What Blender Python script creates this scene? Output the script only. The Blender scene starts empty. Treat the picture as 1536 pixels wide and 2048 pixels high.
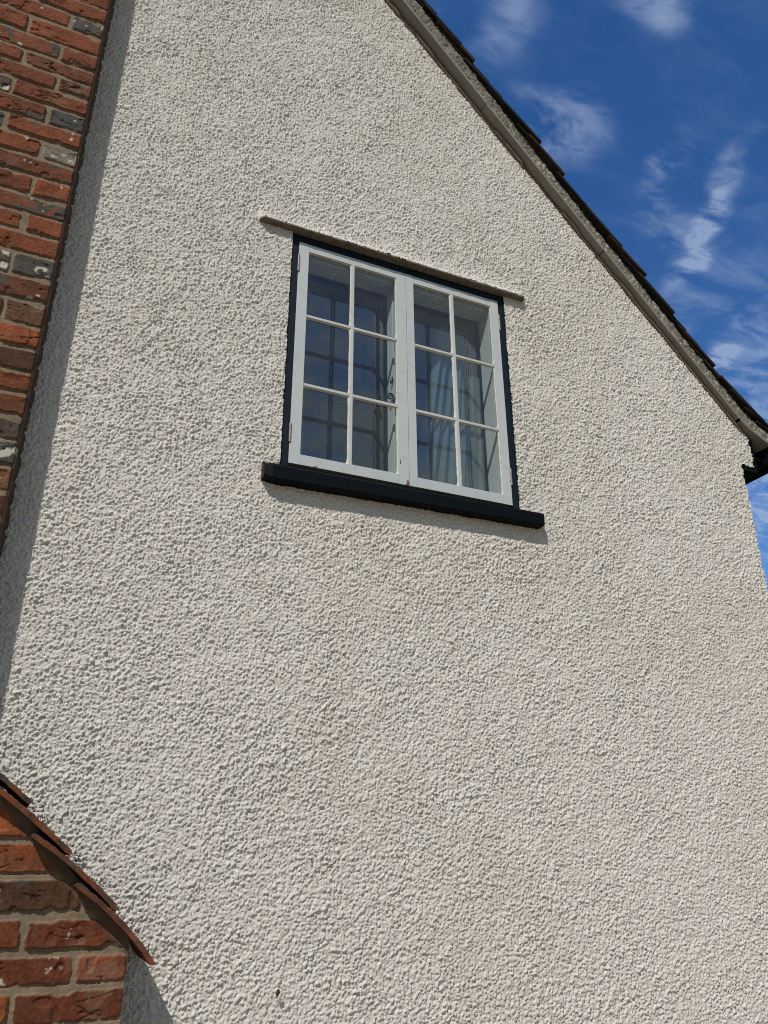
import bpy, bmesh, math, random
import numpy as np
from mathutils import Vector, Matrix
random.seed(7)
RNG = np.random.default_rng(11)
EYE = 1.5                      # camera height; building measures below are relative to it
SC = bpy.context.scene
COL = SC.collection

# ------------------------------------------------------------------ camera
cam_d = bpy.data.cameras.new("camera")
cam = bpy.data.objects.new("camera", cam_d); COL.objects.link(cam)
ax_r = Vector((0.91355421, -0.40670248, -0.00343408))
ax_u = Vector((-0.16066027, -0.36861366, 0.91559393))
ax_f = Vector((0.37364018, 0.83589297, 0.40208949))
m = Matrix((ax_r, ax_u, -ax_f)).transposed().to_4x4()
m.translation = Vector((0, 0, EYE))
cam.matrix_world = m
cam_d.sensor_fit = 'HORIZONTAL'; cam_d.sensor_width = 36.0
cam_d.lens = 36.0 * 1573.55 / 1536.0
cam_d.clip_start = 0.05; cam_d.clip_end = 3000
SC.camera = cam

# ------------------------------------------------------------------ light
SUN_TRAVEL = Vector((0.90, 1.0, -1.45)).normalized()
sun_d = bpy.data.lights.new("sun", 'SUN')
sun_d.energy = 4.35; sun_d.angle = math.radians(1.0); sun_d.color = (1.0, 0.955, 0.88)
sun = bpy.data.objects.new("sun", sun_d); COL.objects.link(sun)
sun.rotation_euler = SUN_TRAVEL.to_track_quat('-Z', 'Y').to_euler()
sun.location = (-4, -5, 9)

SC.view_settings.view_transform = 'Standard'
SC.view_settings.look = 'None'
SC.view_settings.exposure = 0.0
SC.view_settings.gamma = 1.0
SC.cycles.max_bounces = 8
SC.cycles.transparent_max_bounces = 16
SC.cycles.use_denoising = False
SC.cycles.filter_width = 1.0          # crisp, as the photograph is
SC.cycles.caustics_reflective = False
SC.cycles.caustics_refractive = False

w = bpy.data.worlds.new("World"); SC.world = w; w.use_nodes = True
nt = w.node_tree; N = nt.nodes; L = nt.links
for n in list(N): N.remove(n)


def nd(t, **kw):
    n = N.new(t)
    for k, v in kw.items(): setattr(n, k, v)
    return n


out = nd('ShaderNodeOutputWorld'); bg = nd('ShaderNodeBackground')
bg.inputs['Strength'].default_value = 0.10
L.new(bg.outputs[0], out.inputs[0])
sky = nd('ShaderNodeTexSky', sky_type='NISHITA', sun_disc=False)
sky.sun_elevation = math.asin(-SUN_TRAVEL.z)
sky.sun_rotation = math.atan2(-SUN_TRAVEL.x, -SUN_TRAVEL.y)
sky.altitude = 0; sky.air_density = 1.0; sky.dust_density = 0.2; sky.ozone_density = 3.4
hs = nd('ShaderNodeHueSaturation'); hs.inputs['Saturation'].default_value = 1.27
hs.inputs['Hue'].default_value = 0.508
hs.inputs['Value'].default_value = 1.26
L.new(sky.outputs[0], hs.inputs['Color'])
tc = nd('ShaderNodeTexCoord')
sep = nd('ShaderNodeSeparateXYZ'); L.new(tc.outputs['Generated'], sep.inputs[0])
zc = nd('ShaderNodeMath', operation='MAXIMUM'); zc.inputs[1].default_value = 0.06
L.new(sep.outputs['Z'], zc.inputs[0])
dx = nd('ShaderNodeMath', operation='DIVIDE'); dy = nd('ShaderNodeMath', operation='DIVIDE')
L.new(sep.outputs['X'], dx.inputs[0]); L.new(zc.outputs[0], dx.inputs[1])
L.new(sep.outputs['Y'], dy.inputs[0]); L.new(zc.outputs[0], dy.inputs[1])
P = nd('ShaderNodeCombineXYZ'); L.new(dx.outputs[0], P.inputs[0]); L.new(dy.outputs[0], P.inputs[1])
# cloud layer: wisps of cirrus where they hang, broken up by noise
warp = nd('ShaderNodeTexNoise'); warp.inputs['Scale'].default_value = 7.0; warp.inputs['Detail'].default_value = 6
L.new(P.outputs[0], warp.inputs['Vector'])
wsub = nd('ShaderNodeVectorMath', operation='SUBTRACT'); wsub.inputs[1].default_value = (.5, .5, .5)
L.new(warp.outputs['Color'], wsub.inputs[0])
wsc = nd('ShaderNodeVectorMath', operation='SCALE'); wsc.inputs['Scale'].default_value = 0.13
L.new(wsub.outputs[0], wsc.inputs[0])
PW = nd('ShaderNodeVectorMath', operation='ADD'); L.new(P.outputs[0], PW.inputs[0]); L.new(wsc.outputs[0], PW.inputs[1])
blobs = [  # x/z, y/z, angle, half length, half width, weight
    (0.585, 0.665, 10, 0.060, 0.050, 0.70),
    (0.785, 0.650, 58, 0.060, 0.028, 1.0),
    (0.935, 0.715, 62, 0.120, 0.024, 1.25),
    (0.965, 0.800, 55, 0.070, 0.030, 0.75),
    (0.880, 0.760, 15, 0.060, 0.035, 0.45),
    (1.130, 0.880, 40, 0.160, 0.070, 0.45),
    (1.262, 1.030, 20, 0.050, 0.036, 1.5),
    (1.400, 0.980, 50, 0.200, 0.100, 0.60),
    (0.595, 0.455, 30, 0.045, 0.030, 0.85),
    (0.405, 0.545, 75, 0.060, 0.028, 0.55),
    (0.455, 0.570, 80, 0.050, 0.030, 0.40),
    (1.900, 1.500, 35, 0.450, 0.250, 0.80),
    (2.300, 1.500, 35, 0.800, 0.400, 0.60),
]
acc = None
for (cx, cy, an, la, lb, wt) in blobs:
    mp = nd('ShaderNodeMapping', vector_type='TEXTURE')
    mp.inputs['Location'].default_value = (cx, cy, 0)
    mp.inputs['Rotation'].default_value = (0, 0, math.radians(an))
    mp.inputs['Scale'].default_value = (la, lb, 1)
    L.new(PW.outputs[0], mp.inputs['Vector'])
    ln = nd('ShaderNodeVectorMath', operation='LENGTH'); L.new(mp.outputs[0], ln.inputs[0])
    mr = nd('ShaderNodeMapRange', interpolation_type='SMOOTHERSTEP')
    mr.inputs['From Min'].default_value = 1.95; mr.inputs['From Max'].default_value = 0.0
    mr.inputs['To Min'].default_value = 0.0; mr.inputs['To Max'].default_value = wt
    L.new(ln.outputs['Value'], mr.inputs['Value'])
    if acc is None: acc = mr.outputs[0]
    else:
        ad = nd('ShaderNodeMath', operation='ADD'); L.new(acc, ad.inputs[0]); L.new(mr.outputs[0], ad.inputs[1]); acc = ad.outputs[0]
fine = nd('ShaderNodeTexNoise'); fine.inputs['Scale'].default_value = 10.0
fine.inputs['Detail'].default_value = 10; fine.inputs['Roughness'].default_value = 0.62; fine.inputs['Distortion'].default_value = 0.55
mpf = nd('ShaderNodeMapping'); mpf.inputs['Rotation'].default_value = (0, 0, math.radians(-50)); mpf.inputs['Scale'].default_value = (0.7, 1.6, 1)
L.new(P.outputs[0], mpf.inputs['Vector']); L.new(mpf.outputs[0], fine.inputs['Vector'])
fr = nd('ShaderNodeMapRange', interpolation_type='SMOOTHSTEP')
fr.inputs['From Min'].default_value = 0.36; fr.inputs['From Max'].default_value = 0.68
L.new(fine.outputs['Fac'], fr.inputs['Value'])
mul = nd('ShaderNodeMath', operation='MULTIPLY'); L.new(acc, mul.inputs[0]); L.new(fr.outputs[0], mul.inputs[1])
# faint veil everywhere, unseen broken cloud added behind the viewer for fill and pane reflections
big = nd('ShaderNodeTexNoise'); big.inputs['Scale'].default_value = 3.4; big.inputs['Detail'].default_value = 7; big.inputs['Roughness'].default_value = 0.55
L.new(P.outputs[0], big.inputs['Vector'])
bk = nd('ShaderNodeMapRange'); bk.inputs['From Min'].default_value = 0.1; bk.inputs['From Max'].default_value = -0.4
bk.inputs['To Min'].default_value = 0.0; bk.inputs['To Max'].default_value = 1.0
L.new(sep.outputs['Y'], bk.inputs['Value'])
bm_ = nd('ShaderNodeMapRange', interpolation_type='SMOOTHSTEP'); bm_.inputs['From Min'].default_value = 0.40; bm_.inputs['From Max'].default_value = 0.60; bm_.inputs['To Min'].default_value = 0.45
L.new(big.outputs['Fac'], bm_.inputs['Value'])
bmul = nd('ShaderNodeMath', operation='MULTIPLY'); L.new(bk.outputs[0], bmul.inputs[0]); L.new(bm_.outputs[0], bmul.inputs[1])
veil = nd('ShaderNodeMapRange', interpolation_type='SMOOTHSTEP'); veil.inputs['From Min'].default_value = 0.45; veil.inputs['From Max'].default_value = 0.85
veil.inputs['To Max'].default_value = 0.14
L.new(fine.outputs['Fac'], veil.inputs['Value'])
a2 = nd('ShaderNodeMath', operation='ADD', use_clamp=True); L.new(mul.outputs[0], a2.inputs[0]); L.new(veil.outputs[0], a2.inputs[1])
cm = nd('ShaderNodeMath', operation='MULTIPLY'); cm.inputs[1].default_value = 0.55; L.new(a2.outputs[0], cm.inputs[0])
mx = nd('ShaderNodeMix', data_type='RGBA')
mx.inputs['B'].default_value = (4.4, 5.4, 7.4, 1)
L.new(cm.outputs[0], mx.inputs['Factor']); L.new(hs.outputs[0], mx.inputs['A'])
mx2 = nd('ShaderNodeMix', data_type='RGBA'); mx2.inputs['B'].default_value = (3.6, 3.9, 3.6, 1)
bc = nd('ShaderNodeMath', operation='MULTIPLY'); bc.inputs[1].default_value = 0.72; L.new(bmul.outputs[0], bc.inputs[0])
L.new(bc.outputs[0], mx2.inputs['Factor']); L.new(mx.outputs['Result'], mx2.inputs['A'])
L.new(mx2.outputs['Result'], bg.inputs['Color'])


# ------------------------------------------------------------------ helpers
def link(o, parent=None):
    COL.objects.link(o)
    if parent is not None: o.parent = parent
    return o


def tag(o, label=None, cat=None, group=None, kind=None):
    if label: o['label'] = label
    if cat: o['category'] = cat
    if group: o['group'] = group
    if kind: o['kind'] = kind
    return o


def empty(name, loc=(0, 0, 0)):
    o = bpy.data.objects.new(name, None); o.location = loc; o.empty_display_size = 0.2
    return link(o)


class MB:
    """collects shapes; y is towards the wall, z relative to the eye"""
    def __init__(s): s.v = []; s.f = []; s.m = []

    def add(s, vs, fs, mi=0):
        b = len(s.v); s.v += [tuple(p) for p in vs]; s.f += [tuple(i + b for i in f) for f in fs]; s.m += [mi] * len(fs)

    def box(s, x0, x1, y0, y1, z0, z1, mi=0):
        s.add([(x0, y0, z0), (x1, y0, z0), (x1, y1, z0), (x0, y1, z0), (x0, y0, z1), (x1, y0, z1), (x1, y1, z1), (x0, y1, z1)],
              [(0, 3, 2, 1), (4, 5, 6, 7), (0, 1, 5, 4), (1, 2, 6, 5), (2, 3, 7, 6), (3, 0, 4, 7)], mi)

    def hexa(s, c, mi=0):
        s.add(c, [(0, 3, 2, 1), (4, 5, 6, 7), (0, 1, 5, 4), (1, 2, 6, 5), (2, 3, 7, 6), (3, 0, 4, 7)], mi)

    def tube(s, pts, rad, n=8, mi=0):
        pts = [Vector(p) for p in pts]; rings = []
        for i, p in enumerate(pts):
            t = (pts[min(i + 1, len(pts) - 1)] - pts[max(i - 1, 0)]).normalized()
            a = t.cross(Vector((0, 1, 0.01))).normalized(); b_ = t.cross(a)
            r = rad[i] if isinstance(rad, (list, tuple)) else rad
            rings.append([p + (a * math.cos(q) + b_ * math.sin(q)) * r for q in [2 * math.pi * k / n for k in range(n)]])
        vs = [v for r in rings for v in r]; fs = []
        for i in range(len(pts) - 1):
            for k in range(n):
                fs.append((i * n + k, i * n + (k + 1) % n, (i + 1) * n + (k + 1) % n, (i + 1) * n + k))
        fs.append(tuple(range(n))[::-1]); fs.append(tuple((len(pts) - 1) * n + k for k in range(n)))
        s.add(vs, fs, mi)

    def build(s, name, mats, parent=None, bevel=0.0, seg=2, smooth=False, recalc=True):
        me = bpy.data.meshes.new(name)
        me.from_pydata([(x, y, z + EYE) for x, y, z in s.v], [], s.f)
        for mt in (mats if isinstance(mats, (list, tuple)) else [mats]): me.materials.append(mt)
        me.polygons.foreach_set('material_index', s.m)
        me.validate(); me.update()
        o = bpy.data.objects.new(name, me); link(o, parent)
        b = bmesh.new(); b.from_mesh(me); recalc and bmesh.ops.recalc_face_normals(b, faces=b.faces)
        if bevel > 0:
            bmesh.ops.bevel(b, geom=[e for e in b.edges if len(e.link_faces) == 2 and e.calc_face_angle(0) > 0.5], offset=bevel, segments=seg, affect='EDGES', profile=0.6)
        b.to_mesh(me); b.free()
        if smooth:
            me.polygons.foreach_set('use_smooth', [True] * len(me.polygons))
        return o


_tab = RNG.random((512, 512)).astype(np.float32)


def vn(x, z, sc, seed=0):
    """smooth value noise in -1..1; sc = feature size in metres"""
    u = x / sc + seed * 17.31; v = z / sc + seed * 7.77
    iu = np.floor(u).astype(np.int64); iv = np.floor(v).astype(np.int64)
    fu = u - iu; fv = v - iv
    fu = fu * fu * (3 - 2 * fu); fv = fv * fv * (3 - 2 * fv)
    a = _tab[iu % 512, iv % 512]; b = _tab[(iu + 1) % 512, iv % 512]
    c = _tab[iu % 512, (iv + 1) % 512]; d = _tab[(iu + 1) % 512, (iv + 1) % 512]
    return ((a * (1 - fu) + b * fu) * (1 - fv) + (c * (1 - fu) + d * fu) * fv) * 2 - 1


def fbm(x, z, sc, seed=0, o=4, g=0.5):
    r = 0; am = 1; t = 0
    for i in range(o):
        r = r + am * vn(x, z, sc / (2 ** i), seed + i * 3); t += am; am *= g
    return r / t


def sstep(a, b, x):
    t = np.clip((x - a) / (b - a), 0, 1); return t * t * (3 - 2 * t)


def grid_mesh(name, xs, zs, H, keep, y0, mats, parent=None, colr=None, smooth=True):
    """heightfield facing -Y: vertex (x, y0-H, z). keep = quad mask [nz-1,nx-1]"""
    nx = len(xs); nz = len(zs)
    X, Z = np.meshgrid(xs, zs)
    co = np.stack([X, y0 - H, Z + EYE], -1).reshape(-1, 3).astype(np.float32)
    idx = np.arange(nx * nz).reshape(nz, nx)
    q = np.stack([idx[:-1, :-1], idx[:-1, 1:], idx[1:, 1:], idx[1:, :-1]], -1)[keep]
    used = np.zeros(nx * nz, bool); used[q.ravel()] = True
    remap = np.cumsum(used) - 1
    q = remap[q]; co = co[used]
    me = bpy.data.meshes.new(name)
    me.vertices.add(len(co)); me.vertices.foreach_set('co', co.ravel())
    me.loops.add(q.size); me.loops.foreach_set('vertex_index', q.ravel().astype(np.int32))
    me.polygons.add(len(q)); me.polygons.foreach_set('loop_start', np.arange(0, q.size, 4, dtype=np.int32))
    me.polygons.foreach_set('use_smooth', np.full(len(q), smooth))
    me.update(calc_edges=True)
    for mt in (mats if isinstance(mats, (list, tuple)) else [mats]): me.materials.append(mt)
    if colr is not None:
        at = me.attributes.new('surface_colour', 'FLOAT_COLOR', 'POINT')
        c4 = np.concatenate([colr.reshape(-1, 3), np.ones((nx * nz, 1))], 1)[used].astype(np.float32)
        at.data.foreach_set('color', c4.ravel())
    o = bpy.data.objects.new(name, me); link(o, parent)
    return o


# ------------------------------------------------------------------ materials
def mat(name, col=(.5, .5, .5), rough=.7, spec=.3, noise=None, bump=None, attr=False, metal=0.0, coat=0.0):
    """noise=(scale, second colour, lo, hi); bump=(scale, strength, distance)"""
    mt = bpy.data.materials.new(name); mt.use_nodes = True
    n = mt.node_tree.nodes; l = mt.node_tree.links
    b = n['Principled BSDF']
    b.inputs['Base Color'].default_value = (*col, 1); b.inputs['Roughness'].default_value = rough
    b.inputs['Specular IOR Level'].default_value = spec; b.inputs['Metallic'].default_value = metal
    tc = n.new('ShaderNodeTexCoord'); src = None
    if attr:
        a = n.new('ShaderNodeAttribute'); a.attribute_name = 'surface_colour'; src = a.outputs['Color']
    for k, (s_, c2, lo, hi) in enumerate(noise or []):
        t = n.new('ShaderNodeTexNoise'); t.inputs['Scale'].default_value = s_; t.inputs['Detail'].default_value = 6
        t.inputs['Roughness'].default_value = 0.6
        l.new(tc.outputs['Object'], t.inputs['Vector'])
        r = n.new('ShaderNodeMapRange'); r.inputs['From Min'].default_value = lo; r.inputs['From Max'].default_value = hi
        l.new(t.outputs['Fac'], r.inputs['Value'])
        x = n.new('ShaderNodeMix'); x.data_type = 'RGBA'
        if src is None: x.inputs['A'].default_value = (*col, 1)
        else: l.new(src, x.inputs['A'])
        x.inputs['B'].default_value = (*c2, 1)
        l.new(r.outputs[0], x.inputs['Factor']); src = x.outputs['Result']
    if src is not None: l.new(src, b.inputs['Base Color'])
    prev = None
    for (s_, st, ds) in (bump or []):
        t = n.new('ShaderNodeTexNoise'); t.inputs['Scale'].default_value = s_; t.inputs['Detail'].default_value = 5
        t.inputs['Roughness'].default_value = 0.65
        l.new(tc.outputs['Object'], t.inputs['Vector'])
        bp = n.new('ShaderNodeBump'); bp.inputs['Strength'].default_value = st; bp.inputs['Distance'].default_value = ds
        l.new(t.outputs['Fac'], bp.inputs['Height'])
        if prev is not None: l.new(prev, bp.inputs['Normal'])
        prev = bp.outputs['Normal']
    if prev is not None: l.new(prev, b.inputs['Normal'])
    return mt


M_rough = mat('roughcast_paint', (.610, .578, .525), .9, .1,
              noise=[(1.3, (.568, .536, .478), .44, .62), (7.0, (.635, .605, .55), .45, .7), (38, (.52, .49, .41), .60, .80), (190, (.30, .27, .20), .66, .76)],
              bump=[(330, .9, .0045), (800, .6, .0016)])
M_brick = mat('brickwork', attr=True, rough=.9, spec=.2, bump=[(260, .5, .002), (900, .35, .0008)])
M_tile = mat('clay_tile', (.135, .042, .018), .9, .2, noise=[(22, (.055, .030, .02), .42, .6), (60, (.13, .045, .022), .55, .75), (40, (.05, .05, .045), .58, .66)], bump=[(180, .6, .003), (700, .4, .001)])
M_tiled = mat('dirty_clay_tile', (.05, .03, .02), .92, .2, noise=[(18, (.12, .035, .015), .5, .6), (50, (.06, .06, .055), .5, .7)], bump=[(160, .7, .004), (600, .4, .001)])
M_roof = mat('roof_tile', attr=True, rough=.95, spec=.15, noise=[(45, (.010, .010, .010), .48, .62), (120, (.04, .04, .032), .64, .78)], bump=[(110, .8, .005), (400, .5, .002)])
M_vmort = mat('verge_mortar', attr=True, rough=.95, spec=.15, bump=[(300, .8, .003)])
M_soffit = mat('undercloak_board', (.20, .182, .152), .85, .2, noise=[(6, (.17, .15, .122), .4, .65), (45, (.22, .145, .095), .66, .8), (90, (.22, .19, .15), .6, .8)], bump=[(60, .3, .002), (400, .3, .0006)])
M_bed = mat('bedding_mortar', (.15, .13, .10), .95, .1, noise=[(25, (.10, .085, .065), .45, .65)], bump=[(150, .9, .005)])
M_drip = mat('ledge_shade_tone', (.15, .135, .11), .9, .1, noise=[(40, (.10, .085, .06), .45, .65)], bump=[(200, .6, .002)])  # dull brown standing in for the shade under the drip ledge
M_frame = mat('navy_paint', (.0050, .0120, .0175), .6, .14, noise=[(9, (.007, .015, .021), .4, .7), (140, (.03, .03, .03), .68, .8)], bump=[(35, .25, .003), (250, .25, .0008)])
M_sill = mat('sill_paint', (.0012, .0026, .0042), .65, .10, noise=[(140, (.02, .02, .02), .7, .8)], bump=[(35, .3, .003), (250, .3, .0008)])
M_black = mat('black_paint', (.002, .0025, .003), .8, .05, bump=[(40, .2, .002)])
M_rot = mat('bare_end_grain', (.07, .05, .035), .95, .1, noise=[(70, (.03, .02, .015), .45, .6)], bump=[(120, .9, .004)])
M_white = mat('white_gloss', (.42, .44, .44), .45, .3, noise=[(3.5, (.385, .41, .415), .35, .7), (26, (.36, .37, .35), .56, .72), (55, (.33, .28, .21), .675, .72)], bump=[(14, .10, .003), (240, .12, .0006)])
M_putty = mat('putty_paint', (.50, .475, .42), .55, .3, noise=[(60, (.42, .37, .30), .56, .74), (140, (.25, .2, .15), .68, .78)], bump=[(70, .6, .003), (400, .4, .001)])
M_crack = mat('open_joint', (.12, .09, .06), .95, .1)
M_hinge = mat('painted_hinge', (.26, .25, .23), .55, .4, noise=[(90, (.16, .09, .05), .5, .65)], bump=[(300, .4, .001)])
M_iron = mat('black_iron', (.01, .012, .014), .45, .5)
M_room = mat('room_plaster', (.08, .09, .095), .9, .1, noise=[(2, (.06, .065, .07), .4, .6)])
M_reveal = mat('reveal_paint', (.42, .42, .39), .6, .3, noise=[(8, (.44, .44, .42), .4, .6)])
M_moss = mat('dry_moss', (.035, .03, .018), 1.0, .05, noise=[(80, (.07, .06, .025), .45, .7)])
M_ground = mat('paving', (.33, .275, .195), .95, .1, noise=[(.5, (.28, .23, .16), .4, .6), (12, (.37, .31, .23), .5, .7)], bump=[(30, .5, .02)])
M_grass = mat('grass', (.06, .09, .03), .95, .1, noise=[(.7, (.045, .07, .02), .4, .6)], bump=[(20, .8, .05)])


def cloth_mat():
    mt = bpy.data.materials.new('net_cloth'); mt.use_nodes = True
    n = mt.node_tree.nodes; l = mt.node_tree.links
    for q in list(n): n.remove(q)
    o = n.new('ShaderNodeOutputMaterial'); d = n.new('ShaderNodeBsdfDiffuse'); d.inputs[0].default_value = (.55, .56, .55, 1)
    tr = n.new('ShaderNodeBsdfTranslucent'); tr.inputs[0].default_value = (.5, .52, .52, 1)
    tp = n.new('ShaderNodeBsdfTransparent')
    a = n.new('ShaderNodeMixShader'); a.inputs[0].default_value = .35
    b = n.new('ShaderNodeMixShader')
    tc = n.new('ShaderNodeTexCoord'); wv = n.new('ShaderNodeTexNoise'); wv.inputs['Scale'].default_value = 8
    l.new(tc.outputs['Object'], wv.inputs['Vector'])
    mr = n.new('ShaderNodeMapRange'); mr.inputs['To Min'].default_value = .15; mr.inputs['To Max'].default_value = .4
    l.new(wv.outputs['Fac'], mr.inputs['Value']); l.new(mr.outputs[0], b.inputs[0])
    l.new(d.outputs[0], a.inputs[1]); l.new(tr.outputs[0], a.inputs[2])
    l.new(a.outputs[0], b.inputs[1]); l.new(tp.outputs[0], b.inputs[2]); l.new(b.outputs[0], o.inputs[0])
    return mt


M_cloth = cloth_mat()


def glass_mat(name, refl, tint, wob, wsc):
    mt = bpy.data.materials.new(name); mt.use_nodes = True
    n = mt.node_tree.nodes; l = mt.node_tree.links
    for q in list(n): n.remove(q)
    o = n.new('ShaderNodeOutputMaterial'); g = n.new('ShaderNodeBsdfGlossy'); g.inputs['Roughness'].default_value = .012
    t = n.new('ShaderNodeBsdfTransparent'); t.inputs[0].default_value = (*tint, 1)
    lw = n.new('ShaderNodeLayerWeight'); lw.inputs['Blend'].default_value = .5
    f = n.new('ShaderNodeMapRange'); f.inputs['To Min'].default_value = refl * .55; f.inputs['To Max'].default_value = refl * 1.6
    l.new(lw.outputs['Facing'], f.inputs['Value'])
    dd = n.new('ShaderNodeBsdfDiffuse'); dd.inputs[0].default_value = (.45, .42, .36, 1)
    tc = n.new('ShaderNodeTexCoord'); nz = n.new('ShaderNodeTexNoise'); nz.inputs['Scale'].default_value = wsc; nz.inputs['Detail'].default_value = 1
    l.new(tc.outputs['Object'], nz.inputs['Vector'])
    bp = n.new('ShaderNodeBump'); bp.inputs['Strength'].default_value = wob; bp.inputs['Distance'].default_value = .01
    l.new(nz.outputs['Fac'], bp.inputs['Height']); l.new(bp.outputs[0], g.inputs['Normal'])
    mx = n.new('ShaderNodeMixShader'); l.new(f.outputs[0], mx.inputs[0]); l.new(t.outputs[0], mx.inputs[1]); l.new(g.outputs[0], mx.inputs[2])
    # thin film of grime
    nz2 = n.new('ShaderNodeTexNoise'); nz2.inputs['Scale'].default_value = 9; nz2.inputs['Detail'].default_value = 6
    l.new(tc.outputs['Object'], nz2.inputs['Vector'])
    mr = n.new('ShaderNodeMapRange'); mr.inputs['From Min'].default_value = .4; mr.inputs['From Max'].default_value = .75
    mr.inputs['To Min'].default_value = .0; mr.inputs['To Max'].default_value = .03
    l.new(nz2.outputs['Fac'], mr.inputs['Value'])
    m2 = n.new('ShaderNodeMixShader'); l.new(mr.outputs[0], m2.inputs[0]); l.new(mx.outputs[0], m2.inputs[1]); l.new(dd.outputs[0], m2.inputs[2])
    l.new(m2.outputs[0], o.inputs[0])
    return mt


M_glass = glass_mat('old_window_glass', .13, (.82, .90, .90), .10, 5)
M_glass2 = glass_mat('inner_glass', .26, (.74, .84, .85), .02, 3)

# ------------------------------------------------------------------ ground
b = MB(); b.add([(-1500, -1500, -EYE), (1500, -1500, -EYE), (1500, 1500, -EYE), (-1500, 1500, -EYE)], [(0, 1, 2, 3)])
tag(b.build('ground', M_grass), kind='structure')
b = MB(); b.add([(-30, -12, -EYE + .004), (30, -12, -EYE + .004), (30, 2.3, -EYE + .004), (-30, 2.3, -EYE + .004)], [(0, 1, 2, 3)])
tag(b.build('path', M_ground), kind='structure')

# ------------------------------------------------------------------ the cottage
cottage = empty('cottage', (0, 0, 0))
tag(cottage, 'cream roughcast gable end of an old cottage with red brick chimney and steep tiled roof', 'house')

AX, AZ = -1.0, 5.7688                 # gable apex (x, z)
SLOPE = 1.0911; AL = math.atan(SLOPE)
CA, SA = math.cos(AL), math.sin(AL)
YW = 2.146                            # mean plane of the roughcast


def rake_z(x):
    return np.where(x >= AX, AZ - SLOPE * (x - AX), AZ + SLOPE * (x - AX))


# --- gable wall
st = 0.0019                           # raster on which the cast is laid out


def graded(a, b_, s0, s1):
    """positions from a to b_ whose spacing grows from s0 to s1 (the far part needs fewer)"""
    o = [a]
    while o[-1] < b_: o.append(o[-1] + s0 + (s1 - s0) * (o[-1] - a) / (b_ - a))
    return np.array(o)


rx = np.arange(-.35, 2.7495, st); rz = np.arange(-.74, 3.80, st)
fx = graded(-.348, 2.7395, .0021, .0031); fz = graded(-.738, 3.76, .0022, .0033)
xs = np.concatenate([np.arange(-4.657, -.36, .06), fx]); zs = np.concatenate([np.arange(-1.5, -.75, .05), fz, np.arange(3.80, 5.80, .05)])
ix0 = len(xs) - len(fx); iz0 = len(np.arange(-1.5, -.75, .05))
nx, nz = len(rx), len(rz)
X, Z = np.meshgrid(rx, rz)


def pebbles(nz, nx, count, rmin, rmax, hgt, seed, ell=1.0):
    """stones thrown at random into wet render: domes, the highest wins"""
    g = np.zeros((nz, nx), np.float32); r = np.random.default_rng(seed)
    ci = r.random(count) * (nz - 1); cj = r.random(count) * (nx - 1)
    rad = rmin + (rmax - rmin) * r.random(count) ** 2.0
    hh = hgt * (rad / rmax) * (.35 + .65 * r.random(count))
    an = r.random(count) * math.pi; el = 1 + ell * r.random(count)
    R_ = int(math.ceil(rmax / st * 1.5))
    bi = np.floor(ci).astype(int); bj = np.floor(cj).astype(int)
    ca, sa = np.cos(an), np.sin(an)
    for di in range(-R_, R_ + 2):
        for dj in range(-R_, R_ + 2):
            ii = bi + di; jj = bj + dj
            ok = (ii >= 0) & (ii < nz) & (jj >= 0) & (jj < nx)
            du = (ii - ci) * st; dv = (jj - cj) * st
            p = (du * ca + dv * sa) / (rad * np.sqrt(el)); q = (-du * sa + dv * ca) / rad * np.sqrt(el)
            d2 = p * p + q * q
            ok &= d2 < 1
            if ok.any():
                np.maximum.at(g, (ii[ok], jj[ok]), (hh[ok] * (1 - d2[ok]) ** .75).astype(np.float32))
    return g


area = (rx[-1] - rx[0]) * (rz[-1] - rz[0])
g1 = pebbles(nz, nx, int(area / (.0088 ** 2)), .0019, .0051, .0084, 3)
g2 = pebbles(nz, nx, int(area / (.0045 ** 2)), .0016, .0029, .0058, 4)
dens = sstep(-.5, .5, fbm(X, Z, .12, 5, 3))
nz1 = vn(X, Z, .0045, 7) + .6 * vn(X + 3.1, Z * 1.07, .0034, 8)
Hf = np.maximum(g1 * (.5 + .5 * dens), g2 * (.8 + .2 * dens)) + .0022 * nz1
Hf = Hf + .0016 * fbm(X, Z, .035, 9, 3) + .0026 * fbm(X, Z, .30, 13, 3)
# drip ledge cast in the render over the window
LX0, LX1 = .478, 1.580
def resample(A):
    j = np.searchsorted(rx, fx) - 1; t = (fx - rx[j]) / st; A = A[:, j] * (1 - t) + A[:, j + 1] * t
    i = np.searchsorted(rz, fz) - 1; t = ((fz - rz[i]) / st)[:, None]; return A[i] * (1 - t) + A[i + 1] * t


Hf = resample(Hf * 1.22); X, Z = np.meshgrid(fx, fz); nx, nz = len(fx), len(fz)
lcol = 2.085 + .0020 * vn(fx, 0 * fx, .05, 21)
lcol = fz[np.searchsorted(fz, lcol)]          # lowest row of the ledge in every column
lz = np.broadcast_to(lcol[None, :] - 1e-6, X.shape)
inx = sstep(LX0 - .012, LX0 + .006, X) * sstep(LX1 + .012, LX1 - .006, X)
up = Z - lz
ledge = np.where(up >= 0, .027 * np.exp(-np.clip(up, 0, 1) / .026), 0) * inx
Hf = Hf + ledge
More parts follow.
